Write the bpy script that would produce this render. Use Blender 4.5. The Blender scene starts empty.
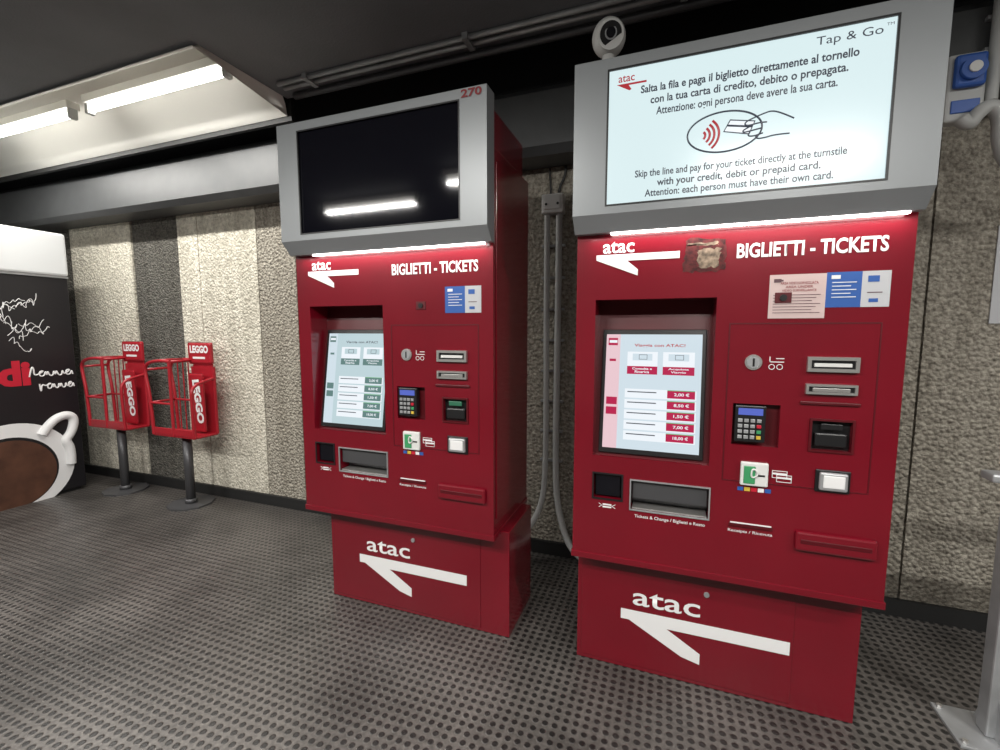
import bpy, bmesh, math, random
from mathutils import Matrix, Vector
random.seed(4)
SC=bpy.context.scene
COL=SC.collection
SC.view_settings.view_transform='Standard'

# ---------------------------------------------------------------- materials
def mat(name,col,rough=.5,metal=0.,emit=0.,ecol=None,var=0.,vscale=8.,bump=0.,bscale=60.,spec=.5,coat=0.):
    m=bpy.data.materials.new(name); m.use_nodes=True
    nt=m.node_tree; b=nt.nodes['Principled BSDF']
    c=(*col,1)
    b.inputs['Base Color'].default_value=c
    b.inputs['Roughness'].default_value=rough
    b.inputs['Metallic'].default_value=metal
    b.inputs['Specular IOR Level'].default_value=spec
    b.inputs['Coat Weight'].default_value=coat
    b.inputs['Coat Roughness'].default_value=.10
    if emit>0:
        b.inputs['Emission Color'].default_value=(*(ecol or col),1)
        b.inputs['Emission Strength'].default_value=emit
    if var>0 or bump>0:
        tc=nt.nodes.new('ShaderNodeTexCoord')
    if var>0:
        n=nt.nodes.new('ShaderNodeTexNoise'); n.inputs['Scale'].default_value=vscale; n.inputs['Detail'].default_value=6
        nt.links.new(tc.outputs['Object'],n.inputs['Vector'])
        r=nt.nodes.new('ShaderNodeValToRGB')
        r.color_ramp.elements[0].position=.3; r.color_ramp.elements[1].position=.7
        r.color_ramp.elements[0].color=(*[x*(1-var) for x in col],1)
        r.color_ramp.elements[1].color=(*[min(1,x*(1+var)) for x in col],1)
        nt.links.new(n.outputs['Fac'],r.inputs['Fac']); nt.links.new(r.outputs['Color'],b.inputs['Base Color'])
    if bump>0:
        n=nt.nodes.new('ShaderNodeTexNoise'); n.inputs['Scale'].default_value=bscale; n.inputs['Detail'].default_value=4
        nt.links.new(tc.outputs['Object'],n.inputs['Vector'])
        bp=nt.nodes.new('ShaderNodeBump'); bp.inputs['Strength'].default_value=bump; bp.inputs['Distance'].default_value=.01
        nt.links.new(n.outputs['Fac'],bp.inputs['Height']); nt.links.new(bp.outputs['Normal'],b.inputs['Normal'])
    return m

def pebble(name,c1,c2,scale=55.,bump=.6,streak=0.25):
    """pebble-dash concrete panel"""
    m=bpy.data.materials.new(name); m.use_nodes=True; nt=m.node_tree; N=nt.nodes; L=nt.links
    b=N['Principled BSDF']; b.inputs['Roughness'].default_value=.92; b.inputs['Specular IOR Level'].default_value=.2
    tc=N.new('ShaderNodeTexCoord')
    v=N.new('ShaderNodeTexVoronoi'); v.inputs['Scale'].default_value=scale
    n=N.new('ShaderNodeTexNoise'); n.inputs['Scale'].default_value=scale*.8; n.inputs['Detail'].default_value=6; n.inputs['Roughness'].default_value=.7
    mp=N.new('ShaderNodeMapping'); mp.inputs['Scale'].default_value=(9,9,.8)
    n2=N.new('ShaderNodeTexNoise'); n2.inputs['Scale'].default_value=1.; n2.inputs['Detail'].default_value=5
    L.new(tc.outputs['Object'],v.inputs['Vector']); L.new(tc.outputs['Object'],n.inputs['Vector'])
    L.new(tc.outputs['Object'],mp.inputs['Vector']); L.new(mp.outputs['Vector'],n2.inputs['Vector'])
    r=N.new('ShaderNodeValToRGB'); r.color_ramp.elements[0].position=.34; r.color_ramp.elements[1].position=.62
    r.color_ramp.elements[0].color=(*c1,1); r.color_ramp.elements[1].color=(*c2,1)
    L.new(n.outputs['Fac'],r.inputs['Fac'])
    mx=N.new('ShaderNodeMixRGB'); mx.blend_type='MULTIPLY'; mx.inputs['Fac'].default_value=streak
    r2=N.new('ShaderNodeValToRGB'); r2.color_ramp.elements[0].position=.35; r2.color_ramp.elements[1].position=.6
    r2.color_ramp.elements[0].color=(.40,.38,.34,1)
    L.new(n2.outputs['Fac'],r2.inputs['Fac'])
    L.new(r.outputs['Color'],mx.inputs['Color1']); L.new(r2.outputs['Color'],mx.inputs['Color2'])
    L.new(mx.outputs['Color'],b.inputs['Base Color'])
    ad=N.new('ShaderNodeMath'); ad.operation='SUBTRACT'
    L.new(n.outputs['Fac'],ad.inputs[0]); L.new(v.outputs['Distance'],ad.inputs[1])
    bp=N.new('ShaderNodeBump'); bp.inputs['Strength'].default_value=bump; bp.inputs['Distance'].default_value=.02
    L.new(ad.outputs[0],bp.inputs['Height']); L.new(bp.outputs['Normal'],b.inputs['Normal'])
    return m

def floor_mat():
    m=bpy.data.materials.new('studded_rubber'); m.use_nodes=True; nt=m.node_tree; N=nt.nodes; L=nt.links
    b=N['Principled BSDF']
    tc=N.new('ShaderNodeTexCoord'); sp=N.new('ShaderNodeSeparateXYZ'); L.new(tc.outputs['Object'],sp.inputs[0])
    def M(op,a,bb=None):
        x=N.new('ShaderNodeMath'); x.operation=op
        for i,q in enumerate((a,bb)):
            if q is None: continue
            if isinstance(q,(int,float)): x.inputs[i].default_value=q
            else: L.new(q,x.inputs[i])
        return x.outputs[0]
    P=.036
    def cell(o): 
        return M('SUBTRACT',M('FRACT',M('DIVIDE',o,P)),.5)
    cx=cell(sp.outputs['X']); cy=cell(sp.outputs['Y'])
    d=M('SQRT',M('ADD',M('MULTIPLY',cx,cx),M('MULTIPLY',cy,cy)))
    mr=N.new('ShaderNodeMapRange'); mr.inputs['From Min'].default_value=.23; mr.inputs['From Max'].default_value=.39
    mr.interpolation_type='SMOOTHSTEP'; L.new(d,mr.inputs['Value'])
    n=N.new('ShaderNodeTexNoise'); n.inputs['Scale'].default_value=1.6; n.inputs['Detail'].default_value=8; n.inputs['Roughness'].default_value=.62; L.new(tc.outputs['Object'],n.inputs['Vector'])
    n2=N.new('ShaderNodeTexNoise'); n2.inputs['Scale'].default_value=60; n2.inputs['Detail'].default_value=4; L.new(tc.outputs['Object'],n2.inputs['Vector'])
    mx=N.new('ShaderNodeMixRGB'); L.new(mr.outputs[0],mx.inputs['Fac'])
    mx.inputs['Color1'].default_value=(.027,.025,.024,1); mx.inputs['Color2'].default_value=(.150,.137,.126,1)
    r=N.new('ShaderNodeValToRGB'); r.color_ramp.elements[0].position=.38; r.color_ramp.elements[1].position=.60
    r.color_ramp.elements[0].color=(.40,.40,.40,1); L.new(n.outputs['Fac'],r.inputs['Fac'])
    r3=N.new('ShaderNodeValToRGB'); r3.color_ramp.elements[0].position=.3; r3.color_ramp.elements[1].position=.7
    r3.color_ramp.elements[0].color=(.40,.40,.40,1); L.new(n2.outputs['Fac'],r3.inputs['Fac'])
    m2=N.new('ShaderNodeMixRGB'); m2.blend_type='MULTIPLY'; m2.inputs['Fac'].default_value=.8
    L.new(mx.outputs['Color'],m2.inputs['Color1']); L.new(r.outputs['Color'],m2.inputs['Color2'])
    m3=N.new('ShaderNodeMixRGB'); m3.blend_type='MULTIPLY'; m3.inputs['Fac'].default_value=.8
    L.new(m2.outputs['Color'],m3.inputs['Color1']); L.new(r3.outputs['Color'],m3.inputs['Color2'])
    L.new(m3.outputs['Color'],b.inputs['Base Color'])
    b.inputs['Roughness'].default_value=.36
    bp=N.new('ShaderNodeBump'); bp.inputs['Strength'].default_value=.6; bp.inputs['Distance'].default_value=.004; bp.invert=True
    L.new(mr.outputs[0],bp.inputs['Height']); L.new(bp.outputs['Normal'],b.inputs['Normal'])
    return m

RED=mat('red_powder_coat',(.168,.0030,.0115),.26,var=.08,vscale=3,bump=.03,bscale=260,coat=.55)
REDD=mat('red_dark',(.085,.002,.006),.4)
REDR=mat('rack_red',(.36,.012,.022),.35)
GREY=mat('display_grey',(.26,.275,.285),.36,metal=.2)
GREYD=mat('dark_grey_metal',(.09,.09,.095),.4,metal=.4)
BLACK=mat('black_plastic',(.012,.012,.013),.35)
BLKG=mat('black_glass',(.004,.004,.007),.05)
STEEL=mat('steel',(.62,.61,.59),.3,metal=.8)
STEELP=mat('steel_painted',(.42,.43,.44),.4,metal=.5,var=.15)
WHITE=mat('white_vinyl',(.80,.80,.80),.5)
WHITEP=mat('white_plastic',(.70,.70,.68),.4)
PINK=mat('paper_pink',(.58,.45,.43),.6)
PRINT=mat('print_dark',(.10,.05,.06),.6)
PAPER=mat('paper_grey',(.50,.51,.53),.6)
BLUE=mat('sticker_blue',(.025,.10,.36),.4)
GREEN=mat('green_plastic',(.05,.30,.12),.4)
GREENL=mat('green_lit',(.02,.06,.04),.3,emit=.15,ecol=(.1,.6,.3))
LCD=mat('lcd_blue',(.02,.04,.2),.3,emit=.8,ecol=(.10,.13,.45))
YEL=mat('yellow',(.6,.42,.05),.5)
SCR=mat('display_backlit',(.02,.02,.02),.2,emit=1.,ecol=(.70,.85,.87))
TSCR=mat('touchscreen_backlit',(.02,.02,.02),.15,emit=1.,ecol=(.62,.73,.80))
TSCL=mat('touchscreen_backlit_dim',(.02,.02,.02),.15,emit=1.,ecol=(.50,.64,.68))  # dimmer, greyer screen colour for the first machine
TWH=mat('ui_white',(.02,.02,.02),.2,emit=1.,ecol=(.85,.9,.95))
TRED=mat('ui_red',(.02,.0,.0),.2,emit=1.,ecol=(.46,.02,.08))
TGRN=mat('ui_green',(.02,.02,.0),.2,emit=1.,ecol=(.15,.42,.2))
TTEAL=mat('ui_slate',(.0,.01,.01),.2,emit=1.,ecol=(.13,.22,.21))
TPNK=mat('ui_pink',(.02,.0,.0),.2,emit=1.,ecol=(.80,.58,.63))
TXD=mat('ui_text_dark',(.01,.012,.02),.3,emit=1.,ecol=(.03,.035,.05))
TXR=mat('ui_text_red',(.1,.01,.01),.3,emit=1.,ecol=(.35,.02,.03))
NUMR=mat('number_red',(.22,.01,.015),.5)
TORN=mat('torn_sticker',(.20,.155,.11),.9,var=.75,vscale=55)
TORN2=mat('torn_residue',(.075,.012,.012),.9,var=.85,vscale=50)
LED=mat('led_strip',(1,1,1),.4,emit=9,ecol=(1,.93,.9))
TUBE=mat('fluorescent_tube',(1,1,1),.4,emit=14,ecol=(1,.98,.92))
REFL=mat('reflector_white',(.80,.79,.74),.35)
COFFEE=mat('coffee_brown',(.085,.035,.02),.5,var=.3)
KBLK=mat('kiosk_black',(.012,.011,.013),.35)
KRED=mat('kiosk_red',(.50,.01,.03),.5)
KHDR=mat('kiosk_header',(.56,.57,.57),.4,emit=.06,ecol=(.8,.85,.85))
CEIL=mat('ceiling_dark',(.18,.19,.205),.7,var=.12,vscale=2,bump=.2,bscale=80)
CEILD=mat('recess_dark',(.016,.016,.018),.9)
BEAM=mat('beam_grey',(.065,.068,.07),.45,var=.1)
CONC=mat('room_concrete',(.24,.24,.23),.9)
BASEM=mat('baseboard_black',(.012,.012,.012),.6)
CONDG=mat('conduit_grey',(.46,.47,.46),.5)
CABLE=mat('cable_black',(.02,.02,.02),.5)
EBLUE=mat('socket_blue',(.03,.10,.38),.4)

# ---------------------------------------------------------------- helpers
def empty(name,loc=(0,0,0)):
    o=bpy.data.objects.new(name,None); COL.objects.link(o); o.location=loc; o.empty_display_size=.1; return o
def link(me,name,parent=None,M=None,mats=(),smooth=False):
    o=bpy.data.objects.new(name,me); COL.objects.link(o)
    for m in mats: me.materials.append(m)
    if smooth:
        for p in me.polygons: p.use_smooth=True
    if parent: o.parent=parent
    if M is not None: o.matrix_local=M
    return o
def box(name,x0,x1,y0,y1,z0,z1,m,parent=None,bev=0.,M=None,segs=2):
    bm=bmesh.new(); bmesh.ops.create_cube(bm,size=1)
    for v in bm.verts:
        v.co=Vector((x0+(v.co.x+.5)*(x1-x0),y0+(v.co.y+.5)*(y1-y0),z0+(v.co.z+.5)*(z1-z0)))
    if bev>0: bmesh.ops.bevel(bm,geom=bm.edges[:],offset=bev,segments=segs,affect='EDGES',profile=.5)
    me=bpy.data.meshes.new(name); bm.to_mesh(me); bm.free()
    return link(me,name,parent,M,[m])
def poly(name,pts,y,m,parent=None,M=None,th=.0015):
    """flat polygon in xz facing -y with thickness"""
    bm=bmesh.new()
    a=[bm.verts.new((p[0],y,p[1])) for p in pts]; b=[bm.verts.new((p[0],y+th,p[1])) for p in pts]
    bm.faces.new(a); bm.faces.new(b[::-1]); n=len(pts)
    for i in range(n): bm.faces.new((a[i],b[i],b[(i+1)%n],a[(i+1)%n]))
    bmesh.ops.recalc_face_normals(bm,faces=bm.faces[:])
    me=bpy.data.meshes.new(name); bm.to_mesh(me); bm.free()
    return link(me,name,parent,M,[m])
def extr(name,prof,x0,x1,m,parent=None):
    """profile in (y,z) extruded along x"""
    bm=bmesh.new(); a=[bm.verts.new((x0,p[0],p[1])) for p in prof]; b=[bm.verts.new((x1,p[0],p[1])) for p in prof]
    n=len(prof)
    for i in range(n): bm.faces.new((a[i],a[(i+1)%n],b[(i+1)%n],b[i]))
    bm.faces.new(a); bm.faces.new(b[::-1]); bmesh.ops.recalc_face_normals(bm,faces=bm.faces[:])
    me=bpy.data.meshes.new(name); bm.to_mesh(me); bm.free()
    return link(me,name,parent,None,[m])
def cyl(name,p0,p1,r,m,parent=None,seg=24,r2=None,smooth=True):
    p0=Vector(p0);p1=Vector(p1);d=p1-p0
    bm=bmesh.new(); bmesh.ops.create_cone(bm,cap_ends=True,segments=seg,radius1=r,radius2=r if r2 is None else r2,depth=d.length)
    R=d.to_track_quat('Z','Y').to_matrix().to_4x4()
    bmesh.ops.transform(bm,matrix=Matrix.Translation((p0+p1)/2)@R,verts=bm.verts[:])
    me=bpy.data.meshes.new(name); bm.to_mesh(me); bm.free()
    o=link(me,name,parent,None,[m])
    for p in me.polygons: p.use_smooth=smooth and len(p.vertices)==4
    return o
def tube(name,pts,r,m,parent=None,cyclic=False,smooth=True,M=None):
    cu=bpy.data.curves.new(name,'CURVE'); cu.dimensions='3D'; cu.bevel_depth=r; cu.bevel_resolution=4; cu.resolution_u=8; cu.use_fill_caps=True
    if smooth:
        s=cu.splines.new('NURBS'); s.points.add(len(pts)-1); s.order_u=3; s.use_endpoint_u=not cyclic; s.use_cyclic_u=cyclic
    else:
        s=cu.splines.new('POLY'); s.points.add(len(pts)-1); s.use_cyclic_u=cyclic
    for i,p in enumerate(pts): s.points[i].co=(*p,1)
    t=bpy.data.objects.new('tmp',cu); COL.objects.link(t); bpy.context.view_layer.update()
    me=bpy.data.meshes.new_from_object(t.evaluated_get(bpy.context.evaluated_depsgraph_get()))
    bpy.data.objects.remove(t); me.materials.clear()
    return link(me,name,parent,M,[m],True)
def text(name,s,x0,x1,z0,z1,y,m,parent=None,M=None,bold=0.):
    cu=bpy.data.curves.new(name,'FONT'); cu.body=s; cu.size=1; cu.offset=bold; cu.resolution_u=3
    t=bpy.data.objects.new('tmp',cu); COL.objects.link(t); bpy.context.view_layer.update()
    me=bpy.data.meshes.new_from_object(t.evaluated_get(bpy.context.evaluated_depsgraph_get()))
    bpy.data.objects.remove(t); me.materials.clear()
    xs=[v.co.x for v in me.vertices]; ys=[v.co.y for v in me.vertices]
    sx=(x1-x0)/(max(xs)-min(xs)); sy=(z1-z0)/(max(ys)-min(ys)); ax=min(xs); ay=min(ys)
    for v in me.vertices: v.co=Vector((x0+(v.co.x-ax)*sx,y,z0+(v.co.y-ay)*sy))
    return link(me,name,parent,M,[m])
def art(name,items,mats,parent=None,M=None):
    """items: (x0,x1,z0,z1,y,matindex) thin flat tiles facing -y"""
    bm=bmesh.new()
    for x0,x1,z0,z1,y,mi in items:
        f=bm.faces.new([bm.verts.new(c) for c in ((x0,y,z0),(x1,y,z0),(x1,y,z1),(x0,y,z1))]); f.material_index=mi
    me=bpy.data.meshes.new(name); bm.to_mesh(me); bm.free()
    return link(me,name,parent,M,mats)
def plate(name,x0,x1,z0,z1,y,depth_back,holes,mats,parent=None):
    """front plate with rectangular pockets; holes=(x0,x1,z0,z1,depth,matindex[,depth_top])"""
    xs=sorted({x0,x1,*[h[0] for h in holes],*[h[1] for h in holes]}); zs=sorted({z0,z1,*[h[2] for h in holes],*[h[3] for h in holes]})
    bm=bmesh.new()
    def q(a,b,c,d,mi=0):
        f=bm.faces.new([bm.verts.new(p) for p in (a,b,c,d)]); f.material_index=mi
    for i in range(len(xs)-1):
        for j in range(len(zs)-1):
            cx=(xs[i]+xs[i+1])/2;cz=(zs[j]+zs[j+1])/2
            if any(h[0]<cx<h[1] and h[2]<cz<h[3] for h in holes): continue
            q((xs[i],y,zs[j]),(xs[i+1],y,zs[j]),(xs[i+1],y,zs[j+1]),(xs[i],y,zs[j+1]))
    for h in holes:
        a,b,c,d,dp,mi=h[:6]; dt=h[6] if len(h)>6 else dp
        q((a,y+dp,c),(b,y+dp,c),(b,y+dt,d),(a,y+dt,d),mi)
        q((a,y,c),(a,y+dp,c),(a,y+dt,d),(a,y,d)); q((b,y+dp,c),(b,y,c),(b,y,d),(b,y+dt,d))
        q((a,y,c),(b,y,c),(b,y+dp,c),(a,y+dp,c)); q((a,y+dt,d),(b,y+dt,d),(b,y,d),(a,y,d))
    yb=y+depth_back
    q((x0,yb,z0),(x0,y,z0),(x0,y,z1),(x0,yb,z1)); q((x1,y,z0),(x1,yb,z0),(x1,yb,z1),(x1,y,z1))
    q((x0,yb,z0),(x1,yb,z0),(x1,y,z0),(x0,y,z0)); q((x0,y,z1),(x1,y,z1),(x1,yb,z1),(x0,yb,z1))
    q((x1,yb,z0),(x0,yb,z0),(x0,yb,z1),(x1,yb,z1))
    me=bpy.data.meshes.new(name); bm.to_mesh(me); bm.free()
    return link(me,name,parent,None,mats)
def rframe(name,x0,x1,z0,z1,w,y0,y1,m,parent=None):
    """rectangular ring"""
    bm=bmesh.new()
    for a,b,c,d in ((x0,x1,z0,z0+w),(x0,x1,z1-w,z1),(x0,x0+w,z0+w,z1-w),(x1-w,x1,z0+w,z1-w)):
        r=bmesh.ops.create_cube(bm,size=1)
        for v in r['verts']: v.co=Vector((a+(v.co.x+.5)*(b-a),y0+(v.co.y+.5)*(y1-y0),c+(v.co.z+.5)*(d-c)))
    me=bpy.data.meshes.new(name); bm.to_mesh(me); bm.free()
    return link(me,name,parent,None,[m])

# ---------------------------------------------------------------- room
WALL_Y=2.75
PD=pebble('pebble_dark',(.075,.072,.065),(.21,.20,.175),60,1.0,.3)
PL=pebble('pebble_light',(.44,.41,.335),(.80,.76,.65),52,.6,.32)
PM=pebble('pebble_mid',(.19,.17,.14),(.56,.52,.44),50,.95,.3)
def wall_back():
    panels=[(-7.5,-6.4,PL),(-6.4,-5.5,PD),(-5.5,-4.59,PL),(-4.59,-3.985,PD),(-3.985,-3.737,PL),(-3.737,-3.08,PL),(-3.08,-2.69,PM),(-2.69,-2.0,PL),
            (-2.0,-1.3,PD),(-1.3,-.95,PM),(-.95,-.1,PM),(-.1,.55,PL),(.55,1.15,PM),(1.15,2.1,PM),(2.1,3.0,PL),(3.0,4.5,PM)]
    bm=bmesh.new(); mats=[PD,PL,PM,BASEM]
    for i,(a,b,m) in enumerate(panels):
        g=.005; yo=WALL_Y+(.012 if m is PD else 0)
        r=bmesh.ops.create_cube(bm,size=1)
        fs=set(f for v in r['verts'] for f in v.link_faces)
        for v in r['verts']: v.co=Vector((a+g+(v.co.x+.5)*(b-a-2*g),yo+(v.co.y+.5)*.06,(v.co.z+.5)*3.2))
        for f in fs: f.material_index=mats.index(m)
    r=bmesh.ops.create_cube(bm,size=1)
    for f in set(f for v in r['verts'] for f in v.link_faces): f.material_index=3
    for v in r['verts']: v.co=Vector((-7.5+(v.co.x+.5)*12,WALL_Y+.03+(v.co.y+.5)*.1,(v.co.z+.5)*3.2))
    me=bpy.data.meshes.new('wall_back'); bm.to_mesh(me); bm.free()
    link(me,'wall_back',None,None,mats)
wall_back()
box('floor',-7.5,4.5,-4.5,2.88,-.1,0,floor_mat())
box('baseboard_back',-7.5,4.5,2.725,2.75,0,.085,BASEM)
box('wall_left',-7.6,-7.5,-4.5,2.88,0,3.2,CONC)
box('wall_right',4.5,4.6,-4.5,2.88,0,3.2,CONC)
box('wall_front',-7.5,4.5,-4.6,-4.5,0,3.2,CONC)
# ceiling: slab with recessed light trough and a dark recess along the wall
def ceiling():
    bm=bmesh.new()
    def b(x0,x1,y0,y1,z0,z1,mi):
        r=bmesh.ops.create_cube(bm,size=1)
        for f in set(f for v in r['verts'] for f in v.link_faces): f.material_index=mi
        for v in r['verts']: v.co=Vector((x0+(v.co.x+.5)*(x1-x0),y0+(v.co.y+.5)*(y1-y0),z0+(v.co.z+.5)*(z1-z0)))
    b(-7.5,4.5,-4.5,1.76,2.9,3.2,0)
    b(-2.3,4.5,1.76,2.34,2.9,3.2,0)
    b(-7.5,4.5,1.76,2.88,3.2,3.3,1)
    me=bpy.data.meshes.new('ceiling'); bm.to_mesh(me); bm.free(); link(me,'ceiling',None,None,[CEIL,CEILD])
ceiling()
# curved white reflector trough
def trough():
    root=empty('light_trough')
    prof=[(1.735,2.885),(1.762,2.895),(1.79,2.97),(1.87,3.05),(1.98,3.09),(2.1,3.09),(2.2,3.05),(2.28,2.97),(2.33,2.87),(2.345,2.80)]
    bm=bmesh.new(); n=len(prof); rows=[]
    for x in (-7.45,-2.31): rows.append([bm.verts.new((x,*p)) for p in prof])
    for i in range(n-1): bm.faces.new((rows[0][i],rows[1][i],rows[1][i+1],rows[0][i+1]))
    bm.faces.new(rows[1])
    me=bpy.data.meshes.new('reflector'); bm.to_mesh(me); bm.free()
    o=link(me,'reflector',root,None,[REFL],True)
    s=o.modifiers.new('s','SOLIDIFY'); s.thickness=.004
    box('lip',-7.45,-2.28,2.347,2.375,2.77,3.15,BASEM,root)
trough()
# beam along the top of the wall
extr('trim_beam',[(2.5,2.46),(2.5,2.74),(2.54,2.78),(2.74,2.78),(2.74,2.42),(2.54,2.42)],-7.49,4.49,BEAM)
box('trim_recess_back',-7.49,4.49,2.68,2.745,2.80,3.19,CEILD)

def light_fixture(name,x0,x1,y,z,power):
    root=empty(name)
    box('housing',x0,x1,y-.04,y+.04,z+.035,z+.085,REFL,root,.006)
    cyl('tube',(x0+.03,y,z),(x1-.03,y,z),.015,TUBE,root)
    for i,x in enumerate((x0,x1-.03)): box('end_cap_%d'%i,x,x+.03,y-.024,y+.024,z-.026,z+.04,CONDG,root,.004)
    la=bpy.data.lights.new('lamp','AREA'); la.shape='RECTANGLE'; la.size=x1-x0-.06; la.size_y=.05; la.energy=power; la.color=(1,.975,.93)
    lo=bpy.data.objects.new('lamp',la); COL.objects.link(lo); lo.location=((x0+x1)/2,y,z-.03); lo.parent=root
    return root
light_fixture('fluorescent_light',-3.66,-2.38,2.00,2.90,28)
light_fixture('fluorescent_light.001',-5.10,-3.82,2.00,2.90,28)
light_fixture('fluorescent_light.002',-3.70,-2.50,-.80,2.80,78)
light_fixture('fluorescent_light.003',-1.95,-.75,-.35,2.80,76)
light_fixture('fluorescent_light.004',.2,1.4,-.80,2.80,82)
light_fixture('fluorescent_light.005',1.9,3.1,.3,2.80,78)
light_fixture('fluorescent_light.006',-6.3,-5.1,-.8,2.80,74)
# ceiling conduits
r=empty('ceiling_conduit')
for i,(y,rr) in enumerate(((2.17,.013),(2.22,.013),(2.30,.02))):
    cyl('pipe_%d'%i,(-2.2,y,2.9-rr),(4.4,y,2.9-rr),rr,STEELP if i<2 else GREYD,r)
for i in range(7): box('clip_%d'%i,-2.0+i,-1.97+i,2.145,2.25,2.868,2.9,STEELP,r)

# ---------------------------------------------------------------- ticket machine
def arrow(pts,y,parent,name='logo_arrow'): poly(name,pts,y,WHITE,parent)
def ticket_machine(name,cx,adv):
    R=empty(name,(cx,1.8,0))
    # upper cabinet with pockets
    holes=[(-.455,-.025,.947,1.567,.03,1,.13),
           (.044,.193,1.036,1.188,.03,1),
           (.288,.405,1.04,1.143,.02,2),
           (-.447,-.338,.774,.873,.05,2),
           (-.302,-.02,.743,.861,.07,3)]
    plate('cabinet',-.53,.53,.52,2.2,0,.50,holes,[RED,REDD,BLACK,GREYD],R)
    box('cabinet_top',-.53,.53,0,.40,2.2,2.35,RED,R,.004)
    box('side_rib',.53,.535,.03,.47,.6,2.15,RED,R,.002)
    box('lower_lip',-.535,.535,-.006,.50,.508,.535,RED,R,.003)
    ps=0 if adv else .07            # the older plinth sits slightly off-centre
    box('plinth',-.52+ps,.505+ps,.085,.44,0,.52,RED,R,.004)
    box('plinth_door',-.50+ps,(.30 if adv else .36)+ps,.081,.086,.02,.49,RED,R,.002)
    # display
    x0,x1=-.535,.535
    plate('display_housing',x0,x1,1.872,2.405,-.08,.08,[(-.415,.415,1.90,2.365,.008,1)],[GREY,BLKG if not adv else SCR],R)
    extr('display_chamfer',[(-.08,1.872),(-.03,1.815),(.0,1.815),(.0,1.872)],x0,x1,GREY,R)
    rframe('display_bezel',-.417,.417,1.898,2.367,.006,-.0815,-.075,BLACK,R)
    box('led_strip',-.40,.50,-.028,-.012,1.808,1.815,LED,R)
    la=bpy.data.lights.new('led','AREA'); la.shape='RECTANGLE'; la.size=1.0; la.size_y=.012; la.energy=1.8; la.color=(1,.9,.88)
    lo=bpy.data.objects.new('led_lamp',la); COL.objects.link(lo); lo.parent=R; lo.location=(.02,-.03,1.806); lo.rotation_euler=(math.radians(-12),0,0)
    if not adv:
        text('number','270',.425,.515,2.368,2.400,-.0825,NUMR,R,bold=.03)
    else:
        y=-.0735
        T=lambda n,s,a,b,c,h,bold=0.0,m=TXD: text(n,s,a-.185,b-.185,c-h/2,c+h/2,y,m,R,bold=bold)
        T('ad_title','Tap & Go',.397,.565,2.330,.032)
        T('ad_tm','TM',.572,.59,2.345,.008)
        T('ad_line_1','Salta la fila e paga il biglietto direttamente al tornello',-.118,.510,2.280,.034,.024)
        T('ad_line_2','con la tua carta di credito, debito o prepagata.',-.085,.485,2.241,.034,.022)
        T('ad_line_3','Attenzione: ogni persona deve avere la sua carta.',-.065,.46,2.202,.034,.018)
        T('ad_line_4','Skip the line and pay for your ticket directly at the turnstile',-.130,.497,1.998,.032,.018)
        T('ad_line_5','with your credit, debit or prepaid card.',-.055,.43,1.963,.032,.022)
        T('ad_line_6','Attention: each person must have their own card.',-.095,.465,1.929,.032,.018)
        T('ad_logo','atac',-.195,-.140,2.330,.022,.01,TXR)
        poly('ad_logo_arrow',[(-.385,2.313),(-.285,2.313),(-.285,2.307),(-.345,2.307),(-.335,2.292),(-.342,2.289)],y,TXR,R)
        # contactless symbol: ellipse, waves, card and hand outline
        cx0,cz=.150-.185,2.105
        tube('ad_oval',[(cx0+.112*math.cos(t*math.tau/32),y,cz+.064*math.sin(t*math.tau/32)) for t in range(32)],.0028,TXD,R,cyclic=True)
        for k in range(4):
            rr=.014+.014*k
            tube('ad_wave_%d'%k,[(cx0-.07+rr*math.cos(a),y,cz-.004+rr*math.sin(a)) for a in [(-.9+i*.18) for i in range(11)]],.0038,TXR,R)
        K=lambda n,p: tube(n,[(cx0+a,y,cz+b) for a,b in p],.0022,TXD,R)
        poly('ad_card_fill',[(cx0+.0,cz+.0),(cx0+.018,cz+.034),(cx0+.09,cz+.02),(cx0+.075,cz-.018)],y,TWH,R,th=.0005)
        tube('ad_card',[(cx0+a,y-.0006,cz+b) for a,b in ((.0,.0),(.018,.034),(.09,.02),(.075,-.018))],.0022,TXD,R,cyclic=True,smooth=False)
        tube('ad_card_strip',[(cx0+.008,y-.0006,cz+.018),(cx0+.083,y-.0006,cz+.004)],.003,TXD,R,smooth=False)
        K('ad_hand_1',[(.20,.012),(.175,.028),(.14,.045),(.115,.04),(.085,.03),(.065,.022),(.06,.012),(.075,.008),(.105,.014),(.125,.012)])
        K('ad_hand_2',[(.085,.008),(.058,-.002),(.056,-.012),(.085,-.008),(.112,-.004)])
        K('ad_hand_3',[(.078,-.012),(.068,-.022),(.088,-.028),(.115,-.020)])
        K('ad_hand_4',[(.095,-.027),(.095,-.036),(.12,-.036),(.15,-.030),(.19,-.032)])
    # header lettering
    text('logo_text','atac',-.43,-.315,1.742,1.785,-.0015,WHITE,R,bold=.015)
    arrow([(-.455,1.737),(-.155,1.737),(-.155,1.712),(-.34,1.712),(-.30,1.678),(-.30,1.655),(-.455,1.718)],-.0015,R,'logo_arrow_small')
    text('header_text','BIGLIETTI - TICKETS',.031,.462,1.70,1.75,-.0015,WHITE,R,bold=.025)
    # touchscreen on tilted back of recess
    ang=math.atan2(.10,.62)
    M=Matrix.Translation((-.24,.030,.947))@Matrix.Rotation(-ang,4,'X')
    box('screen_bezel',-.195,.195,-.012,.0,.01,.51,BLACK,R,.003,M)
    items=[(-.18,.18,.03,.490,-.0125,0)]
    y1=-.0132; y2=-.0138
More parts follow.
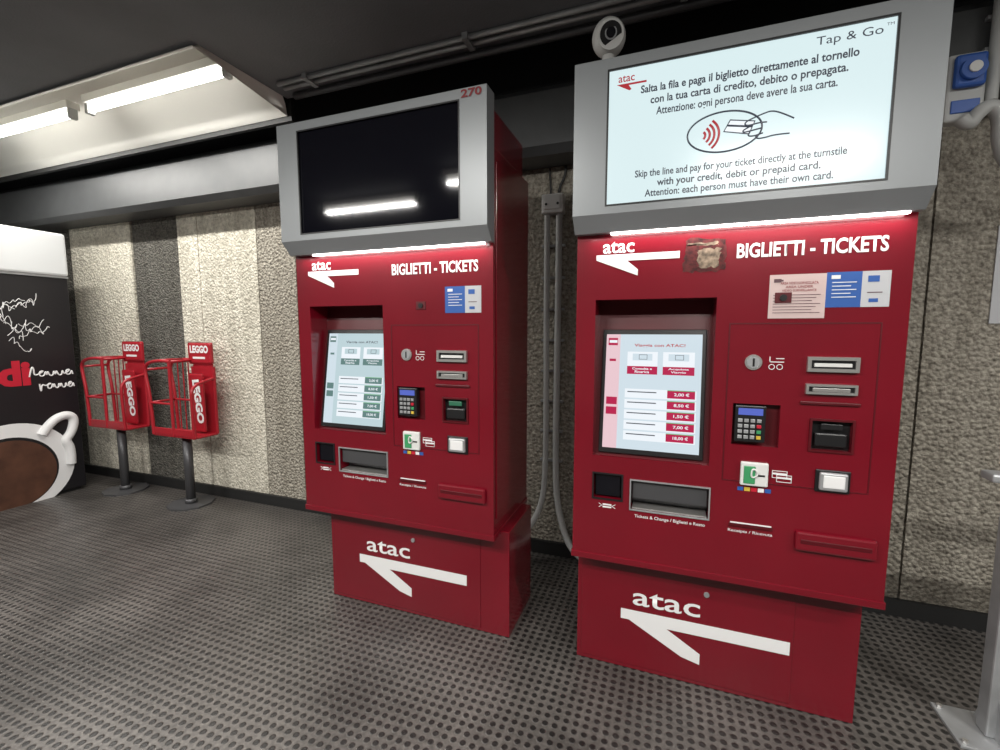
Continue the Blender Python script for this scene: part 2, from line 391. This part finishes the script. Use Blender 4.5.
    items+=[(-.18,-.125,.03,.490,y1,4),
            (-.172,-.135,.445,.475,y2,2),(-.168,-.137,.455,.466,-.0142,1),(-.172,-.13,.205,.235,y2,2),(-.172,-.13,.165,.195,y2,2),(-.165,-.14,.38,.39,y2,2)]
    for k in range(2):
        a=-.095+k*.135
        items+=[(a,a+.115,.33,.42,y1,1),(a+.02,a+.095,.385,.412,y2,0),(a,a+.115,.33,.362,y2,2)]
    for k in range(5):
        z=.235-k*.042
        items+=[(-.10,.165,z,z+.036,y1,1),(.06,.16,z+.004,z+.033,y2,2),(-.09,.02,z+.022,z+.026,y2,5),(.06,.16,z+.033,z+.036,y2,3)]
    art('screen_ui',items,[TSCR if adv else TSCL,TWH,TRED if adv else TTEAL,TGRN,TPNK if adv else TSCR,TXD],R,M)
    text('ui_title','Viaggia con ATAC!',-.07,.12,.437,.452,-.0142,TXR if adv else TXD,R,M,.02)
    for k in range(2):
        a=-.095+k*.135
        text('ui_btn_a_%d'%k,'Consulta e' if k==0 else 'Acquista',a+.02,a+.095,.348,.357,-.0144,TWH,R,M,.02)
        text('ui_btn_b_%d'%k,'Ricarica' if k==0 else 'Viaggio',a+.03,a+.085,.335,.345,-.0144,TWH,R,M,.02)
        tube('ui_card_%d'%k,[(a+p,-.0145,q) for p,q in ((.045,.39),(.075,.39),(.075,.408),(.045,.408))],.0012,TXD,R,True,False,M)
    for k in range(5):
        z=.235-k*.042
        text('ui_price_%d'%k,['2,00 €','8,50 €','1,50 €','7,00 €','18,00 €'][k],.085,.14,z+.012,z+.026,-.0144,TWH,R,M,.02)
    # payment module outline (door panel)
    rframe('module_seam',.019,.463,.90,1.475,.004,-.0012,.001,REDD,R)
    # coin slot
    cyl('coin_ring',(.101,-.006,1.337),(.101,.001,1.337),.027,STEEL,R,32)
    cyl('coin_disc',(.101,-.008,1.337),(.101,-.004,1.337),.021,STEELP,R,32)
    box('coin_slit',.098,.104,-.0095,-.007,1.323,1.351,BLACK,R)
    for k in range(2):
        tube('pay_icon_%d'%k,[(.158+.024*k+.009*math.cos(t*math.tau/12),-.001,1.322+.009*math.sin(t*math.tau/12)) for t in range(12)],.0012,WHITE,R,cyclic=True)
    box('pay_icon_bar',.15,.195,-.0015,0,1.338,1.341,WHITE,R); box('pay_icon_bar_2',.15,.153,-.0015,0,1.338,1.358,WHITE,R); box('pay_icon_bar_3',.17,.195,-.0015,0,1.35,1.353,WHITE,R)
    # receipt/ticket slots
    for n,(a,b,c,d) in enumerate(((.262,.408,1.310,1.360),(.262,.408,1.234,1.268))):
        rframe('slot_frame_%d'%n,a,b,c,d,.011 if n==0 else .008,-.014,.0,STEEL,R)
        box('slot_dark_%d'%n,a+.009,b-.009,-.006,-.001,c+.006,d-.006,BLACK,R)
        box('slot_mouth_%d'%n,a+.02,b-.02,-.011,-.004,(c+d)/2-.008,(c+d)/2+.004,WHITEP if n==0 else STEEL,R,.001)
    box('slot_led',.25,.42,-.008,0,1.197,1.207,REDD,R,.002)
    # keypad
    box('keypad',.052,.150,-.004,.028,1.050,1.182,BLACK,R,.004)
    box('keypad_lcd',.062,.140,-.0055,-.003,1.148,1.172,LCD,R)
    for i in range(4):
        for j in range(4):
            kx=.062+j*.020; kz=1.062+i*.020
            box('key_%d%d'%(i,j),kx,kx+.014,-.0085,-.003,kz,kz+.012,[STEELP,STEELP,STEELP,(YEL,GREEN,KRED,STEELP)[i]][j],R,.001)
    # banknote acceptor
    rframe('bnote_frame',.282,.411,1.034,1.149,.007,-.006,.0,REDD,R)
    box('bnote_head',.30,.393,.0,.018,1.052,1.10,BLACK,R,.006)
    box('bnote_lamp',.315,.378,-.001,.004,1.112,1.132,GREENL if not adv else BLACK,R,.002)
    # contactless reader
    box('card_reader',.078,.166,-.014,0,.892,.978,WHITEP,R,.004)
    box('card_reader_slot',.088,.125,-.016,-.012,.90,.965,GREEN,R,.003)
    box('card_reader_slit',.128,.155,-.0155,-.013,.93,.936,BLACK,R)
    tube('reader_chip',[(.112,-.0175,.955),(.125,-.0175,.955),(.135,-.0175,.935),(.112,-.0175,.92)],.003,WHITEP,R,True)
    for k in range(2):
        tube('card_icon_%d'%k,[(p+k*.014,-.001-.0005*k,q-k*.014) for p,q in ((.180,.928),(.225,.928),(.225,.953),(.180,.953))],.0016,WHITE,R,True,False)
        box('card_icon_strip_%d'%k,.18+k*.014,.225+k*.014,-.0025-.0008*k,0,.940-k*.014,.946-k*.014,WHITE,R)
    for k,m in enumerate((BLUE,YEL,KRED,WHITE,BLUE)):
        box('brand_sticker_%d'%k,.072+k*.022,.091+k*.022,-.0015,0,.868,.882,m,R)
    # ticket validator button
    box('reader_base',.308,.409,-.008,0,.896,.974,BLACK,R,.003)
    box('reader_square',.318,.400,-.020,-.004,.904,.967,STEELP,R,.006)
    box('reader_inner',.328,.391,-.022,-.016,.914,.958,WHITE,R,.003)
    # bottom parts
    rframe('barcode_frame',-.453,-.332,.768,.879,.006,-.004,0,BLACK,R)
    box('barcode_glass',-.440,-.345,.012,.016,.782,.866,BLKG,R)
    rframe('tray_frame',-.306,-.016,.739,.865,.005,-.005,0,STEELP,R)
    box('tray_flap',-.296,-.026,.012,.016,.785,.855,GREYD,R,.002)
    box('tray_floor',-.296,-.026,.003,.068,.745,.751,STEEL,R)
    text('tray_label','Tickets & Change / Biglietti e Resto',-.285,-.03,.708,.724,-.0015,WHITE,R,bold=.01)
    box('receipt_slot',.054,.187,-.004,0,.743,.747,WHITE,R); box('receipt_slot_lip',.05,.191,-.008,0,.734,.741,REDD,R)
    text('receipt_label','Receipts / Ricevuta',.048,.192,.706,.72,-.0015,WHITE,R,bold=.01)
    box('handle_plate',.26,.496,-.018,0,.678,.748,RED,R,.008)
    box('handle_groove',.275,.481,-.0195,-.015,.706,.722,REDD,R,.002)
    # small camera lens
    box('lens_plate',.155,.205,-.003,0,1.542,1.578,REDD,R,.002)
    cyl('lens',(.18,-.008,1.56),(.18,0,1.56),.011,BLACK,R)
    # return icon
    for k in range(2): box('return_icon_%d'%k,-.41,-.375,-.0015,0,.735+.010*k,.741+.010*k,WHITE,R)
    tube('return_icon_arrow_l',[(-.425,-.001,.751),(-.412,-.001,.743),(-.425,-.001,.735)],.0015,WHITE,R,smooth=False)
    tube('return_icon_arrow_r',[(-.36,-.001,.751),(-.373,-.001,.743),(-.36,-.001,.735)],.0015,WHITE,R,smooth=False)
    # stickers
    if adv:
        box('notice_sticker',.137,.302,-.0012,0,1.49,1.638,PINK,R)
        text('notice_title','AREA VIDEOSORVEGLIATA',.17,.28,1.604,1.613,-.002,NUMR,R,bold=.01)
        text('notice_title_2','AREA UNDER',.185,.265,1.592,1.600,-.002,NUMR,R,bold=.01)
        text('notice_title_3','VIDEO SURVEILLANCE',.175,.275,1.580,1.588,-.002,NUMR,R,bold=.01)
        box('notice_camera_icon',.150,.172,-.002,0,1.612,1.624,PRINT,R); box('notice_camera_icon_2',.172,.178,-.002,0,1.615,1.621,PRINT,R)
        for k in range(7): box('notice_line_%d'%k,.150,.288-(k%3)*.012,-.002,0,1.568-k*.010,1.570-k*.010,PRINT,R)
        # torn sticker remains: a ragged paper scrap on a darker glue patch
        def ragged(x0,x1,z0,z1,s,j):
            rnd=random.Random(s); out=[]
            for (ax,az),(bx,bz) in (((x0,z0),(x1,z0)),((x1,z0),(x1,z1)),((x1,z1),(x0,z1)),((x0,z1),(x0,z0))):
                for i in range(9):
                    t=i/9; out.append((ax+(bx-ax)*t+rnd.uniform(-j,j),az+(bz-az)*t+rnd.uniform(-j,j)))
            return out
        poly('torn_residue',ragged(-.140,-.005,1.660,1.775,3,.007),-.0008,TORN2,R,th=.0006)
        poly('torn_sticker',ragged(-.092,-.022,1.674,1.738,8,.006),-.0012,TORN,R,th=.0006)
        poly('torn_strip',ragged(-.128,-.030,1.752,1.762,5,.003),-.0012,TORN,R,th=.0006)
    box('blue_sticker',.302,.399,-.0013,0,1.525,1.64,BLUE,R)
    for k in range(5): box('blue_line_%d'%k,.318,.385-(k%2)*.015,-.002,0,1.605-k*.012,1.6075-k*.012,WHITE,R)
    box('blue_logo',.315,.34,-.002,0,1.618,1.630,WHITE,R)
    box('white_sticker',.399,.475,-.0013,0,1.525,1.64,PAPER,R)
    box('eu_flag',.415,.445,-.002,0,1.605,1.625,BLUE,R); box('eu_line',.415,.455,-.002,0,1.570,1.573,PRINT,R); box('eu_line_2',.42,.445,-.002,0,1.54,1.552,BLUE,R)
    # plinth logo
    text('plinth_text','atac',-.286+ps,-.025+ps,.296,.362,.079,WHITE,R,bold=.01)
    arrow([(-.333+ps,.270),(.289+ps,.270),(.289+ps,.218),(-.15+ps,.218),(-.02+ps,.140),(-.02+ps,.095),(-.09+ps,.112),(-.30+ps,.226),(-.333+ps,.226)],.079,R,'plinth_arrow')
    cyl('plinth_lock',(-.005+ps,.074,.40),(-.005+ps,.085,.40),.010,STEELP,R)
    return R
m1=ticket_machine('ticket_machine',-1.230,False)
m2=ticket_machine('ticket_machine.001',.185,True)

# ---------------------------------------------------------------- security camera on machine roof
sc=empty('security_camera',(-.265,1.97,2.35))
cyl('base',(0,0,0),(0,0,.02),.06,WHITEP,sc,32)
cyl('stem',(0,0,.02),(0,0,.20),.025,WHITEP,sc)
def sphere(name,c,r,m,parent,sx=1,sy=1,sz=1):
    bm=bmesh.new(); bmesh.ops.create_uvsphere(bm,u_segments=32,v_segments=20,radius=r)
    for v in bm.verts: v.co=Vector((c[0]+v.co.x*sx,c[1]+v.co.y*sy,c[2]+v.co.z*sz))
    me=bpy.data.meshes.new(name); bm.to_mesh(me); bm.free(); return link(me,name,parent,None,[m],True)
sphere('head',(0,0,.27),.066,WHITEP,sc,1,1,1.1)
cyl('face_ring',(.012,-.045,.255),(.016,-.066,.245),.050,WHITEP,sc,32)
cyl('face',(.014,-.058,.252),(.017,-.069,.245),.041,BLACK,sc,32)
cyl('lens',(.016,-.066,.250),(.018,-.075,.247),.018,BLKG,sc,24)
cyl('lens_ring',(.016,-.066,.250),(.0175,-.072,.247),.023,STEELP,sc,24)

# ---------------------------------------------------------------- wall electrics
jb=empty('junction_box',(-.667,2.749,2.19))
box('body',-.065,.065,-.075,0,-.05,.06,WHITEP,jb,.006)
box('lid',-.05,.05,-.08,-.074,-.03,.045,WHITEP,jb,.004)
for i,x in enumerate((-.035,.035)): cyl('screw_%d'%i,(x,-.084,.0),(x,-.078,.0),.007,BLACK,jb)
cd=empty('electrical_conduit')
tube('pipe_left',[(-.705,2.712,2.138),(-.705,2.712,1.6),(-.700,2.712,1.0),(-.700,2.712,.6),(-.71,2.69,.36),(-.78,2.64,.2),(-.86,2.58,.13),(-1.0,2.52,.09)],.018,CONDG,cd)
tube('pipe_right',[(-.632,2.712,2.138),(-.632,2.712,1.6),(-.635,2.712,1.0),(-.635,2.712,.6),(-.62,2.69,.38),(-.56,2.64,.2),(-.48,2.58,.1),(-.3,2.50,.06)],.020,CONDG,cd)
for i in range(8):
    box('clamp_%d'%i,-.740,-.598,2.722,2.749,.62+i*.19,.635+i*.19,STEELP,cd,.002)
cb=empty('wall_cable')
tube('cable',[(-.64,2.73,2.252),(-.64,2.735,2.30),(-.60,2.735,2.36),(-.6,2.73,2.415)],.008,CABLE,cb)
tube('cable_2',[(-.69,2.73,2.252),(-.69,2.735,2.32),(-.70,2.735,2.415)],.006,CABLE,cb)

# socket and conduit hang on the face of the beam
eb=empty('power_socket',(1.085,2.498,2.42))
box('back_box',-.062,.062,-.06,0,-.13,.13,CONDG,eb,.01)
box('blue_cover',-.050,.050,-.09,-.06,-.01,.115,EBLUE,eb,.012)
cyl('socket_lid',(0,-.11,.05),(0,-.08,.05),.040,EBLUE,eb,32)
cyl('socket_hub',(0,-.118,.05),(0,-.108,.05),.020,WHITEP,eb,24)
box('label',-.045,.045,-.066,-.058,-.10,-.05,EBLUE,eb,.003)
pp=empty('flexible_conduit')
tube('vertical_pipe',[(1.175,2.46,2.87),(1.175,2.46,2.6),(1.175,2.46,2.44),(1.175,2.46,2.36)],.020,CONDG,pp)
pts=[(1.06,2.40,2.285),(1.085,2.40,2.25),(1.11,2.40,2.30),(1.15,2.40,2.325),(1.18,2.40,2.28),(1.19,2.41,2.19),(1.22,2.42,2.11),(1.29,2.44,2.05),(1.42,2.45,2.01)]
tube('bend',pts,.026,CONDG,pp)
for i in range(3): box('clamp_%d'%i,1.148,1.205,2.475,2.498,2.44+i*.12,2.455+i*.12,STEELP,pp,.002)
nt_=empty('wall_notice',(1.50,2.749,1.70))
box('sheet',-.115,.11,-.006,-.001,-.22,.22,PAPER,nt_)
box('sheet_header',-.10,.095,-.0075,-.006,.16,.20,CONDG,nt_)
for k in range(6): box('print_%d'%k,-.02,.08-(k%3)*.02,-.0075,-.006,.10-k*.04,.104-k*.04,PRINT,nt_)

# ---------------------------------------------------------------- steel barrier stand at the right
st=empty('metal_barrier_stand',(1.115,2.0,0))
box('base_plate',-.11,.14,-.10,.10,0,.012,STEELP,st,.003)
box('post',-.01,.05,-.03,.03,.012,.95,STEELP,st,.006)
for s in (-1,1):
    extr('gusset_%d'%s,[(s*.03,.012),(s*.085,.012),(s*.03,.16)],.015,.025,STEELP,st)
box('top_rail',-.07,.9,-.035,.035,.935,.965,STEELP,st,.008)
box('post_far',.82,.88,-.03,.03,.012,.94,STEELP,st,.006)
box('base_plate_far',.75,.96,-.10,.10,0,.012,STEELP,st,.003)
for i,(a,b) in enumerate(((-.09,-.08),(-.09,.08),(.12,-.08),(.12,.08))): cyl('bolt_%d'%i,(a,b,.012),(a,b,.022),.009,STEEL,st,6,smooth=False)

# ---------------------------------------------------------------- newspaper racks
def rack(name,x,y):
    R=empty(name,(x,y,0))
    bx=.0
    cyl('base_plate',(bx,0,0),(bx,0,.014),.17,GREYD,R,10,smooth=False)
    cyl('post',(bx,0,.014),(bx,0,.59),.034,GREYD,R)
    cyl('collar',(bx,0,.014),(bx,0,.05),.045,GREYD,R)
    x0,x1,xp=-.28,.24,.0
    box('tray',x0+.03,x1,-.10,.10,.588,.605,REDR,R,.005)
    box('tray_front',x0+.05,x1,-.105,-.095,.605,.66,REDR,R,.003)
    # tall narrow back panel carrying the sign
    box('panel',xp+.01,x1-.01,.085,.10,.60,1.20,REDR,R,.004)
    box('sign',xp-.03,x1,.075,.10,1.17,1.35,REDR,R,.02,None,3)
    text('sign_text','LEGGO',xp,x1-.03,1.262,1.325,.0735,WHITE,R,bold=.05)
    box('sign_line',xp+.03,x1-.07,.0735,.076,1.215,1.232,WHITE,R)
    # inner holder with vertical lettering
    box('holder',xp+.04,x1-.04,.02,.035,.62,1.10,REDR,R,.012)
    MV=Matrix.Translation((xp+.12,.017,1.05))@Matrix.Rotation(math.radians(84),4,'Y')
    text('panel_text','LEGGO',0,.36,-.040,.040,0,WHITE,R,MV,.05)
    for k,xx in enumerate((xp,x1)):
        tube('upright_%d'%k,[(xx,.09,.60),(xx,.09,1.15)],.013,REDR,R,smooth=False)
    for k,yy in enumerate((-.10,.10)):
        tube('loop_%d'%k,[(xp+.01,yy,1.20),(-.10,yy,1.21),(-.24,yy,1.19),(-.29,yy,1.15),(-.29,yy,1.08),(-.25,yy,.90),(x0+.04,yy,.60)],.013,REDR,R)
        tube('bar_%d'%k,[(xp+.01,yy,.86),(-.10,yy,.86),(-.255,yy,.86)],.009,REDR,R)
    tube('front_loop',[(x1,.09,1.06),(x1,-.02,1.04),(x1,-.10,1.0),(x1,-.11,.90),(x1,-.10,.60)],.012,REDR,R)
    for k,(a,z) in enumerate(((-.287,1.13),(-.253,.86),(-.12,1.208))):
        cyl('cross_%d'%k,(a,-.10,z),(a,.10,z),.010,REDR,R)
    tube('divider',[(xp,-.10,.60),(xp,-.10,1.20)],.012,REDR,R,smooth=False)
    cyl('divider_top',(xp,-.10,1.20),(xp,.10,1.20),.011,REDR,R)
    for k in range(3):
        tube('wire_%d'%k,[(-.20+.065*k,.10,.60),(-.20+.065*k,.10,1.19)],.005,REDR,R,smooth=False)
    return R
rack('newspaper_rack',-3.70,2.52)
rack('newspaper_rack.001',-4.58,2.54)

# ---------------------------------------------------------------- coffee vending machine at left
vm=empty('coffee_vending_machine',(-4.98,2.45,0))
box('body',-.85,0,-1.6,0,.03,1.90,KBLK,vm,.006)
box('plinth',-.82,-.03,-1.57,-.03,0,.03,BASEM,vm)
box('header',-.85,.03,-1.6,.0,1.915,2.28,KHDR,vm,.02)
box('header_trim',-.85,.012,-1.6,.0,1.90,1.915,STEELP,vm)
MK=Matrix.Rotation(math.radians(90),4,'Z')      # local x -> +y, faces +x
def disc(name,cx,cz,rx,rz,y,m,n=48,a0=0,a1=math.tau): 
    poly(name,[(cx+rx*math.cos(a0+(a1-a0)*i/n),cz+rz*math.sin(a0+(a1-a0)*i/n)) for i in range(n)],y,m,vm,MK,.001)
disc('mug_rim',-.47,.31,.40,.38,-.0015,WHITE)
tube('mug_handle',[(-.28,-.001,.56),(-.22,-.001,.66),(-.11,-.001,.71),(-.045,-.001,.67),(-.075,-.001,.54),(-.13,-.001,.48),(-.09,-.001,.40),(-.10,-.001,.26)],.036,WHITE,vm,M=MK)
disc('mug_inner',-.50,.28,.315,.30,-.0025,BLACK)
disc('coffee',-.50,.27,.30,.285,-.0035,COFFEE)
text('brand_text','edi',-.64,-.31,.99,1.2,-.0015,KRED,vm,MK,.05)
# hand-written slogan strokes
def cursive(name,x,z,w,h,pattern):
    n=len(pattern); step=w/n; pts=[]
    for i,c in enumerate(pattern):
        bx=x+i*step
        if c=='l': pts+=[(bx,z),(bx+.3*step,z+1.9*h),(bx+.55*step,z+1.6*h),(bx+.5*step,z)]
        elif c=='p': pts+=[(bx,z+h),(bx+.1*step,z-h),(bx+.3*step,z+h),(bx+.8*step,z+.5*h)]
        elif c=='o': pts+=[(bx+.7*step,z+h),(bx+.1*step,z+.9*h),(bx+.1*step,z),(bx+.6*step,z),(bx+.8*step,z+h),(bx+.9*step,z)]
        else: pts+=[(bx,z+h),(bx+.2*step,z),(bx+.6*step,z),(bx+.7*step,z+h),(bx+.85*step,z)]
    tube(name,[(a,-.0005,b) for a,b in pts],.0055,WHITE,vm,M=MK)
cursive('slogan_1',-.32,1.06,.30,.045,'louuo')
cursive('slogan_2',-.26,.95,.24,.045,'pouso')
# graffiti scrawls
rnd=random.Random(11)
for k in range(13):
    pts=[]; cx_=-.64+rnd.uniform(0,.30); cz_=rnd.uniform(1.34,1.76); px=cx_
    for i in range(14):
        px+=rnd.uniform(-.012,.034)
        pts.append((px,-.0005,cz_+rnd.uniform(-.06,.06)*(1 if i%2 else .5)+.015*i*(1 if k%2 else -1)*.5))
    tube('graffiti_%d'%k,pts,.0022,WHITE,vm,M=MK)

# ---------------------------------------------------------------- world & camera
w=bpy.data.worlds.new('World'); SC.world=w; w.use_nodes=True
w.node_tree.nodes['Background'].inputs[0].default_value=(.8,.85,.9,1); w.node_tree.nodes['Background'].inputs[1].default_value=.1
cam=bpy.data.cameras.new('camera'); co=bpy.data.objects.new('camera',cam); COL.objects.link(co)
cam.sensor_width=36; cam.lens=16.2; cam.clip_start=.01
co.location=(0,0,1.45); co.rotation_euler=(math.radians(90-5.7),0,math.radians(20.4))
SC.camera=co
